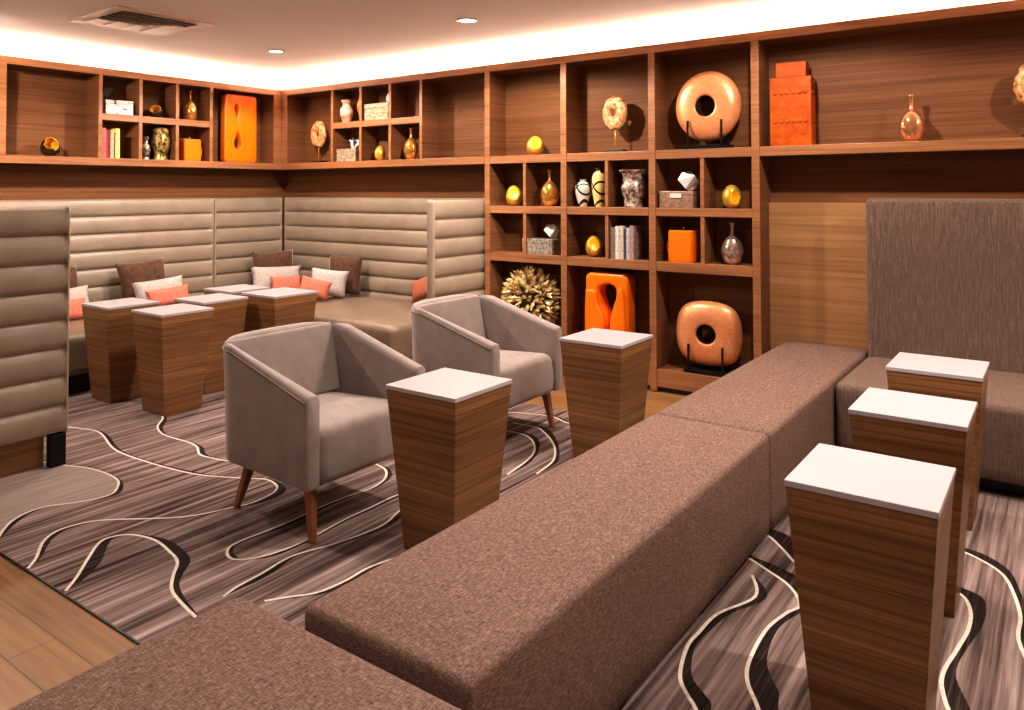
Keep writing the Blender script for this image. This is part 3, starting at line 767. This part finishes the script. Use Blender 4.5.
egg('small dark egg with a gold opening in an upper cubby of the left shelf', (XL, -1.36, 2.199), .13, .125, (.6, -.5, .65), 'egg_dark', 'gold', .9, 7, group=None, hollow=True)

def turned(name, label, cat, loc, prof, mat, sx=1, sy=1, group=None, n=32, k=6, parts=None):
    bm = bmesh.new(); lathe(bm, smooth_profile(prof, k), n, sx, sy)
    o = link(name, bm, mat, smooth=True, loc=loc, angle=60)
    return tag(o, label, cat, group)
def bottle(label, loc, w, h, mat, group='bottle vases with slim necks'):
    r = w/2
    prof = [(r*.35, 0), (r*.5, .003), (r*.76, h*.08), (r*.97, h*.22), (r*1.0, h*.34), (r*.9, h*.47), (r*.62, h*.6), (r*.28, h*.69), (r*.17, h*.75), (r*.15, h*.83), (r*.18, h*.9), (r*.27, h*.965), (r*.27, h), (r*.14, h*.985), (r*.1, h*.9)]
    o = turned('bottle_vase', label, 'vase', loc, prof, mat, sy=.8, group=group)
    bm = bmesh.new()
    return o
bottle('copper coloured bottle vase standing on the open right shelf', (6.136, YB, ZS), .15, .30, M['copper_vase'])
bottle('gold bottle vase in the second row of the bookcase', (3.408, YB, 1.368), .165, .305, M['gold_vase'])
bottle('silvery bottle vase in the third row at the right end of the bookcase', (4.97, YB, .966), .16, .30, M['silver_vase'])
bottle('gold bottle vase in the lower right cubby of the back wall shelf', (1.822, YB, ZS), .157, .305, M['gold_vase'])
bottle('gold bottle vase in the upper cubby of the left wall shelf', (XL, -1.01, 2.199), .15, .30, M['gold_vase'])

turned('vase', 'small white vase with dark crossing lines in the bookcase second row', 'vase', (3.731, YB, 1.368), [(.025, 0), (.032, .004), (.05, .06), (.064, .13), (.06, .165), (.038, .195), (.022, .205), (.026, .215), (.03, .222), (.018, .215)], M['line_white'])
turned('vase', 'taller yellow vase with dark crossing lines in the bookcase second row', 'vase', (3.885, YB, 1.368), [(.035, 0), (.04, .004), (.048, .06), (.062, .15), (.06, .23), (.045, .275), (.026, .295), (.03, .305), (.032, .31), (.018, .30)], M['line_yellow'])
turned('vase', 'flared silvery crystal vase in the bookcase second row', 'vase', (4.19, YB, 1.368), [(.075, 0), (.08, .006), (.075, .04), (.085, .09), (.1, .15), (.086, .2), (.09, .25), (.118, .283), (.114, .288), (.08, .25), (.07, .2)], M['crystal_vase'])
turned('vase', 'small terracotta and cream vase in the upper cubby of the back wall shelf', 'vase', (.94, YB-.02, 2.199), [(.035, 0), (.04, .004), (.055, .05), (.07, .11), (.06, .155), (.04, .18), (.045, .205), (.055, .228), (.05, .232), (.03, .2)], M['terracotta_vase'])
turned('vase', 'slender pale gold vase beside the terracotta one in the cubby', 'vase', (1.115, YB+.03, 2.199), [(.03, 0), (.034, .004), (.03, .05), (.05, .13), (.055, .18), (.035, .25), (.02, .29), (.024, .31), (.02, .312), (.014, .29)], M['gold_vase'])
turned('vase', 'small silver patterned vase in the lower cubby of the left wall shelf', 'vase', (XL+.02, -1.47, ZS), [(.03, 0), (.034, .004), (.03, .03), (.042, .08), (.04, .12), (.022, .155), (.02, .18), (.028, .21), (.024, .212), (.014, .18)], M['silver_pattern'])
turned('vase', 'large bronze patterned jar in the lower cubby of the left wall shelf', 'vase', (XL, -1.314, ZS), [(.06, 0), (.066, .005), (.06, .05), (.068, .09), (.08, .14), (.082, .2), (.07, .235), (.072, .262), (.074, .29), (.05, .308), (.02, .318), (.0, .32)], M['bronze_pattern'])

# agate slices on stands
def agate(label, loc, w, h, seed, shape=.8, hole=True):
    t = thing('agate_ornament', label, 'ornament', loc, group='agate slices on stands')
    dh = w*1.22; cz = h-dh/2
    bm = bmesh.new(); n = 48
    def rad(a, k):
        return 1+.12*noise.noise(Vector((math.cos(a)*2+seed, math.sin(a)*2, k)))+.09*noise.noise(Vector((math.cos(a)*6+seed, math.sin(a)*6, k+3)))
    rings = []
    for rr, y in ((.2, -.012), (.35, -.024), (.6, -.03), (.85, -.026), (1, -.008), (1, .008), (.85, .026), (.6, .03), (.35, .024), (.2, .012)):
        l = []
        for i in range(n):
            a = 2*PI*i/n; q = rad(a, 1 if rr > .5 else 5)
            b = .008*noise.noise(Vector((math.cos(a)*rr*7+seed, math.sin(a)*rr*7, 9)))
            l.append((w/2*rr*q*math.cos(a)+(-.012 if rr < .5 else 0), y+b, cz+dh/2*rr*q*math.sin(a)))
        rings.append(l)
    rings.append(rings[0])
    loft(bm, rings, caps=False)
    bmesh.ops.remove_doubles(bm, verts=bm.verts, dist=1e-5)
    link('agate_slice', bm, M['agate'], t, smooth=True)
    bm = bmesh.new(); lathe(bm, [(.004, .02), (.004, cz-dh/2+.04)], 10); link('rod', bm, M['gold'], t, smooth=True)
    link('base', bx(-.085, -.045, 0, .085, .045, .022, bevel=.003), M['black'], t)
    return t
agate('agate slice on a stand alone in the upper middle bookcase compartment', (4.028, YB, ZS), .215, .445, 2)
agate('agate slice on a stand near the corner of the back wall shelf', (.46, YB+.02, ZS), .23, .45, 8)
agate('agate slice on a stand cut off by the right edge of the photo', (6.80, YB, ZS), .24, .45, 15)

# pierced discs on stands
def disc(label, loc, w, h, cz, tilt=0, sq=0.0):
    t = thing('disc_sculpture', label, 'sculpture', loc, group='pierced copper discs on stands')
    bm = bmesh.new(); n = 64; R = w/2; hr = R*.30
    prof = [(hr, .05), (hr, -.060), (hr+.006, -.067), (hr+.02, -.069), (R*.6, -.069), (R*.72, -.064), (R*.82, -.055), (R*.9, -.042), (R*.96, -.025), (R*.99, -.01), (R, .002), (R*.97, .02), (R*.9, .036), (R*.75, .048), (R*.5, .05), (hr, .05)]
    loops = []
    for r, y in prof:
        l = []
        for i in range(n):
            a = 2*PI*i/n; c, s = math.cos(a), math.sin(a)
            k = 1
            if sq: 
                k = 1+sq*((abs(c)**4+abs(s)**4)**-.25-1)*max(0, (r-hr)/(R-hr))
            l.append((r*k*c, y, cz+r*k*s*h/w))
        loops.append(l)
    loft(bm, loops, caps=False)
    bmesh.ops.remove_doubles(bm, verts=bm.verts, dist=1e-5)
    dk = link('disc', bm, M['copper_disc'], t, smooth=True, angle=50)
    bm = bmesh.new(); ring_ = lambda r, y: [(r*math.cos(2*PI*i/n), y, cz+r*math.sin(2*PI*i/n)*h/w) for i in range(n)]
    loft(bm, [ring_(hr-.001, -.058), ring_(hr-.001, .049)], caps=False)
    link('hole_shade', bm, M['opening_shade'], dk, smooth=True)  # added dark ring, paints the shade inside the hole
    link('base', bx(-.17, -.075, 0, .17, .075, .03, bevel=.003), M['black_metal'], t)
    for s in (-1, 1):
        bm = bmesh.new(); box(bm, s*.128-.006, -.082, .02, s*.128+.006, -.070, .21)
        link('prong', bm, M['black_metal'], t)
        bm = bmesh.new(); box(bm, s*.128-.006, .062, .02, s*.128+.006, .072, .12)
        link('prong', bm, M['black_metal'], t)
    return t
disc('round copper disc with a dark hole in the top right bookcase compartment', (4.797, YB, ZS), .50, .52, .315)
disc('squarish copper disc with a dark hole in the lowest bookcase compartment', (4.79, YB-.005, .166), .50, .47, .288, sq=.55)

# stepped orange tower
t = thing('tower_ornament', 'orange stepped square tower with rows of small dots on the right shelf', 'ornament', (5.405, YB, ZS), .06)
link('body', bx(-.135, -.075, 0, .135, .075, .47, bevel=.006), M['orange_tower'], t)
link('cap', bx(-.10, -.055, .47, .10, .055, .575, bevel=.006), M['orange_tower'], t)
bm = bmesh.new()
for z in (.165, .36):
    for i in range(6):
        lathe(bm, [(.001, .006), (.01, .004), (.0145, 0)], 10, off=(0, 0, 0))
        vs = list(bm.verts)[-30:]
        mt = Matrix.Translation((-.1+.04*i, -.075, z)) @ Matrix.Rotation(PI/2, 4, 'X')
        for v in vs: v.co = mt @ v.co
    for i in range(3):
        lathe(bm, [(.001, .006), (.01, .004), (.0145, 0)], 10)
        vs = list(bm.verts)[-30:]
        mt = Matrix.Translation((.135, -.04+.04*i, z)) @ Matrix.Rotation(PI/2, 4, 'Y')
        for v in vs: v.co = mt @ v.co
link('dots', bm, M['orange_tower'], t, smooth=True)
link('band', bx(-.137, -.077, .40, .137, .077, .41), M['orange_tower'], t)

# orange canisters with a handle and knob
def canister(label, loc, w, h, rotz=0, side=1):
    t = thing('canister', label, 'canister', loc, rotz, group='orange canisters')
    r = w/2
    bm = bmesh.new(); seg = 10
    def ring(k, z): return [(p[0], p[1]*.75, z) for p in rrect(w*k, w*k, .03*k, n=5)]
    loft(bm, [ring(.94, 0), ring(.98, .006), ring(1, .02), ring(1, h*.86), ring(.99, h*.9)])
    link('body', bm, M['orange'], t, smooth=True, angle=50)
    bm = bmesh.new(); loft(bm, [ring(.985, h*.9), ring(.995, h*.905), ring(.985, h*.95), ring(.93, h)])
    ld = link('lid', bm, M['orange'], t, smooth=True, angle=50)
    bm = bmesh.new(); lathe(bm, [(.011, 0), (.006, .006), (.012, .018), (.008, .026), (0, .028)], 14)
    link('knob', bm, M['chrome'], ld, smooth=True, loc=(0, 0, h))
    bm = bmesh.new(); n = 14; loops = []
    for i in range(n+1):
        a = -PI/2+PI*i/n
        c = Vector((side*(r-.008+.034*math.cos(a)), 0, h*.45+h*.26*math.sin(a)))
        d = Vector((side*math.cos(a), 0, math.sin(a)))
        loops.append([tuple(c+d*(.011*math.cos(b))+Vector((0, .022*math.sin(b), 0))) for b in (0, PI/4, PI/2, 3*PI/4, PI, 5*PI/4, 3*PI/2, 7*PI/4)])
    loft(bm, loops); link('handle', bm, M['orange'], t, smooth=True)
    return t
canister('orange canister with a silver knob in the bookcase third row', (4.60, YB, .966), .20, .235, side=-1)
canister('orange canister with a silver knob in the lower cubby of the left wall shelf', (XL, -1.012, ZS), .185, .215, PI/2, side=1)

# orange plaque with teardrop openings
def tear(cx, cy, w, h, up=1, n=28):
    pts = []
    for i in range(n):
        a = 2*PI*i/n
        k = math.sin(a/2)**1.6
        pts.append((cx+w/2*math.sin(a)*k, cy-up*h/2*math.cos(a)*-1))
    return pts
t = thing('pierced_plaque', 'tall orange plaque with two dark teardrop openings on the left shelf', 'sculpture', (XL-.01, -.448, ZS), PI/2)
curve_plate('plate', [rrect(.385, .712, .045, 0, .356), tear(-.05, .53, .075, .15, -1), tear(-.035, .24, .125, .2, 1)], .028, .016, M['orange'], t)
link('shade_sheet', bx(-.16, .03, .05, .16, .036, .66), M['opening_shade'], t)  # added dark sheet, paints shade behind the teardrop openings
# raised S-shaped relief
S = smooth_profile([(-.15, .67), (.10, .655), (.06, .60), (-.02, .53), (-.015, .43), (.02, .33), (.05, .23), (.03, .12), (.10, .06), (-.15, .04)], 6)
rel = [(x, y) for x, y in smooth_profile([(.16, .66), (.15, .45), (.155, .25), (.15, .05), (.08, .055), (.075, .16), (.07, .26), (.035, .36), (.01, .45), (.02, .53), (.075, .585), (.115, .61), (.12, .655)], 4)]
curve_plate('relief', [rel], .010, .008, M['orange'], t, loc=(0, -.035, 0))

# orange sculpture with keyhole opening
t = thing('pierced_sculpture', 'orange rounded sculpture with a keyhole opening in a low bookcase compartment', 'sculpture', (3.985, YB-.01, .166), .05)
hole = smooth_profile([(.02, .60), (-.055, .575), (-.075, .53), (-.05, .44), (.005, .33), (.01, .25), (-.03, .14), (-.06, .04), (.09, .04), (.055, .16), (.028, .25), (.032, .33), (.06, .43), (.085, .52), (.07, .58), (.02, .60)][:-1]+[(.02, .60)], 5)[:-1]
curve_plate('body', [rrect(.365, .68, .05, 0, .342), hole], .06, .025, M['orange'], t)
curve_plate('lobe', [[(x, y) for x, y in smooth_profile([(-.16, .55), (-.08, .545), (-.055, .45), (-.005, .34), (.0, .26), (-.04, .15), (-.08, .05), (-.16, .04), (-.168, .3), (-.16, .55)], 5)[:-1]]], .02, .018, M['orange'], t, loc=(-.005, -.085, 0))
curve_plate('lobe', [[(x, y) for x, y in smooth_profile([(.1, .56), (.15, .57), (.168, .3), (.16, .04), (.1, .05), (.065, .16), (.04, .25), (.044, .33), (.07, .43), (.095, .5), (.1, .56)], 5)[:-1]]], .02, .018, M['orange'], t, loc=(.005, -.085, 0))
link('shade_sheet', bx(-.165, .085, .03, .165, .092, .65), M['opening_shade'], t)  # added dark sheet, paints shade behind the keyhole

# spiky gold ball
t = thing('spiky_ball', 'spiky gold ball sculpture in the low left bookcase compartment', 'sculpture', (3.215, .11, .166))
RC = .20
bm = bmesh.new(); bmesh.ops.create_icosphere(bm, subdivisions=3, radius=RC)
for v in bm.verts: v.co.y *= .36 if v.co.y > 0 else .6
link('core', bm, M['urchin_dark'], t, smooth=True, loc=(0, 0, .40))
bm = bmesh.new(); N = 380
for i in range(N):
    zz = 1-2*(i+.5)/N; ph = i*PI*(3-math.sqrt(5))
    d = Vector((math.sqrt(1-zz*zz)*math.cos(ph), math.sqrt(1-zz*zz)*math.sin(ph), zz))
    d = (d+Vector((random.uniform(-.14, .14) for _ in range(3)))).normalized()
    L = random.uniform(.085, .12)
    sx_ = 1.0
    a = d.orthogonal().normalized(); b = d.cross(a)
    bend = (a*random.uniform(-1, 1)+b*random.uniform(-1, 1))*.05
    m0 = d*(RC-.01); w = random.uniform(.019, .026)
    ls = []
    for tt, ww in ((0, .55), (.45, 1.0), (.8, .55), (1, .03)):
        c = m0+d*L*tt+bend*tt*tt
        ls.append([tuple(c+a*w*ww*math.cos(q)+b*w*ww*.7*math.sin(q)) for q in (0, PI/2.5, 2*PI/2.5, 3*PI/2.5, 4*PI/2.5)])
    loft(bm, ls)
for v in bm.verts: 
    v.co.y *= .36 if v.co.y > 0 else .6
    v.co.z = max(v.co.z, -.398)
sp = link('spikes', bm, M['urchin_gold'], t, loc=(0, 0, .40)); sp['kind'] = 'stuff'

# boxes
def lidded_box(label, loc, w, d, h, mat, rotz=0, clasp=False, lidmat=None):
    t = thing('lidded_box', label, 'box', loc, rotz)
    link('body', bx(-w/2, -d/2, 0, w/2, d/2, h*.72, bevel=.003), mat, t)
    ld = link('lid', bx(-w/2-.002, -d/2-.002, h*.73, w/2+.002, d/2+.002, h, bevel=.004), lidmat or mat, t)
    if clasp: link('clasp', bx(-.045, -d/2-.006, h*.6, .045, -d/2-.001, h*.86, bevel=.002), M['paper'], ld)
    return t
def folded(name, label, loc, s, mat, rotz=0, kind='star'):
    bm = bmesh.new()
    if kind == 'bird':
        V = [(-.5, 0, .55), (-.36, 0, .42), (-.1, 0, .5), (.15, 0, .35), (.55, 0, .42), (0, -.22, .0), (0, .22, .0), (.1, -.42, .62), (.1, .42, .62), (-.25, 0, .0)]
        F = [(0, 1, 2), (1, 9, 2), (2, 9, 5), (2, 6, 9), (2, 5, 3), (2, 3, 6), (3, 5, 4), (3, 4, 6), (2, 7, 5), (2, 8, 6), (3, 7, 2), (3, 2, 8), (5, 9, 6), (5, 6, 4)]
    else:
        V = [(-.5, -.1, .55), (-.1, -.25, .12), (.35, -.2, .75), (.5, 0, .5), (-.15, .25, .5), (.1, .1, .95), (0, 0, 0), (.35, .12, .1), (-.3, 0, .9)]
        F = [(0, 1, 2), (1, 6, 3), (1, 3, 2), (0, 4, 1), (4, 6, 1), (2, 5, 4), (2, 3, 5), (6, 7, 3), (4, 7, 6), (0, 8, 4), (8, 5, 4), (0, 2, 8), (4, 5, 7), (5, 3, 7)]
    vs = [bm.verts.new(Vector(v)*s) for v in V]
    for f in F:
        try: bm.faces.new([vs[i] for i in f])
        except ValueError: pass
    zm = min(v.co.z for v in bm.verts)
    o = link(name, bm, mat, loc=loc); o.rotation_euler = (0, 0, rotz)
    md = o.modifiers.new('thickness', 'SOLIDIFY'); md.thickness = .004; md.offset = 0
    return tag(o, label, 'ornament')
lidded_box('brown lidded box with a pale clasp in the bookcase second row', (4.575, YB, 1.368), .272, .17, .125, M['box_brown'], clasp=True)
folded('folded_ornament', 'folded silver ornament lying on the brown box in the bookcase', (4.64, YB, 1.4955), .15, M['silver_fold'], .2)
lidded_box('grey pearl lidded box in the bookcase third row', (3.335, YB, .966), .30, .17, .13, M['pearl'])
folded('folded_ornament', 'folded white ornament lying on the grey pearl box', (3.425, YB, 1.0985), .125, M['paper'], .5)
lidded_box('long cream patterned box in the upper cubby of the back wall shelf', (1.427, YB, 2.199), .33, .16, .165, M['pearl_light'])
folded('folded_ornament', 'folded pale ornament lying on the long cream box', (1.54, YB, 2.3665), .12, M['paper'], -.3)
lidded_box('small cream patterned box in the lower left cubby of the back wall shelf', (.99, YB, ZS), .28, .15, .13, M['pearl_light'])
folded('bird_figurine', 'white bird figurine standing on the small cream box', (1.05, YB, 1.932), .17, M['paper'], .2, 'bird')
lidded_box('white box with dark and red scribbles on the left wall shelf', (XL, -1.745, 2.199), .25, .15, .13, M['scribble'], PI/2)
folded('folded_ornament', 'folded black ornament lying on the scribbled white box', (XL, -1.83, 2.3315), .14, M['black'], PI/2)

# books
def book(label, loc, th, d, h, col, rotz, group, tilt=0):
    bm = bmesh.new()
    box(bm, -th/2, -d/2, 0, -th/2+.003, d/2, h); box(bm, th/2-.003, -d/2, 0, th/2, d/2, h)
    box(bm, -th/2, -d/2-.003, 0, th/2, -d/2, h)
    m = grain('book_cover', [(.36, tuple(c*.45 for c in col[:3])+(1,)), (.46, col), (.85, tuple(min(1, c*1.25) for c in col[:3])+(1,))], (40, 40, 60), .5, detail=2)
    t = thing('book', label, 'book', loc, rotz, group)
    link('cover', bm, m, t)
    link('page_block', bx(-th/2+.003, -d/2+.001, .004, th/2-.003, d/2-.004, h-.004), M['paper'], t)
    if tilt: t.rotation_euler = (0, tilt, rotz)
    return t
x = 4.025
for th, h, col, l in ((.045, .245, lin(122, 104, 84), 'tan spined book, leftmost in the bookcase row'), (.03, .255, lin(206, 196, 184), 'white book, second from left in the bookcase row'),
                      (.042, .258, lin(186, 172, 156), 'cream mottled book, third from left in the bookcase row'), (.022, .235, lin(66, 56, 60), 'dark slim book, fourth from left in the bookcase row'),
                      (.03, .245, lin(168, 160, 176), 'lilac grey book, second from right in the bookcase row'), (.034, .262, lin(156, 126, 116), 'brown speckled book, rightmost in the bookcase row')):
    book(l, (x+th/2, .10, .966), th-.002, .15, h, col, 0, 'books in the bookcase third row'); x += th
y = -1.905
for th, h, col, l in ((.034, .27, lin(226, 96, 92), 'coral red book, leftmost on the left wall shelf'), (.016, .25, lin(186, 40, 44), 'slim red book, second on the left wall shelf'),
                      (.024, .25, lin(90, 30, 34), 'dark red speckled book, third on the left wall shelf'), (.032, .25, lin(196, 150, 116), 'tan book, fourth on the left wall shelf'),
                      (.012, .235, lin(70, 40, 34), 'thin dark book, second from right on the left wall shelf'), (.04, .27, lin(234, 200, 112), 'pale yellow book, rightmost on the left wall shelf')):
    book(l, (XL+.01, y+th/2, ZS), th-.002, .15, h, col, PI/2, 'books on the left wall shelf'); y += th

# ------------------------------------------------------------------ lighting
def spot(x, y, power, size=100, blend=.6, col=(1, .80, .62), r=.06, aim=None, z=CZ-.02):
    l = bpy.data.lights.new('downlight_or_fill_lamp', 'SPOT'); l.energy = power; l.spot_size = math.radians(size); l.spot_blend = blend
    l.color = col; l.shadow_soft_size = r
    o = bpy.data.objects.new('downlight_or_fill_lamp', l); C.objects.link(o); o.location = (x, y, z)
    if aim: o.rotation_euler = (Vector(aim)-o.location).to_track_quat('-Z', 'Y').to_euler()
    return o
LC = (1, .905, .82)
for x, y, p in ((1.23, -1.0, 230), (3.385, -.96, 265), (5.55, -.96, 140), (7.7, -.96, 150),
                (3.2, -2.3, 66), (5.25, -2.62, 96), (7.2, -2.3, 230),
                (1.3, -3.6, 200), (2.3, -4.8, 20), (5.7, -4.3, 48), (7.0, -5.4, 20)):  # left wall and front bench spots here are unseen fill, added for brightness
    wide = y > -1.5 or x < 1.5
    spot(x, y, p*(.98 if wide else 1.12), 160 if wide else 114, .22 if wide else .5, LC, r=.04)
spot(1.15, -3.55, 230, 62, .5, LC, aim=(-.25, -2.25, 2.1))  # unseen aimed spot added to brighten the left shelf
spot(4.6, -1.75, 430, 26, .6, LC, aim=(2.75, -.25, 1.05))  # unseen aimed spot added to brighten the banquette end panel
def area(x, y, z, sx, sy, power, col=LC):
    l = bpy.data.lights.new('fill_area_lamp', 'AREA'); l.shape = 'RECTANGLE'; l.size = sx; l.size_y = sy; l.energy = power; l.color = col
    o = bpy.data.objects.new('fill_area_lamp', l); C.objects.link(o); o.location = (x, y, z)
    return o
area(5.5, -6.6, CZ-.03, 3.5, 1.5, 25)  # unseen fill light added behind the camera, no fixture there
w = bpy.data.worlds.new('world'); sc.world = w; w.use_nodes = True
w.node_tree.nodes['Background'].inputs[0].default_value = (1, .85, .72, 1)
w.node_tree.nodes['Background'].inputs[1].default_value = .2
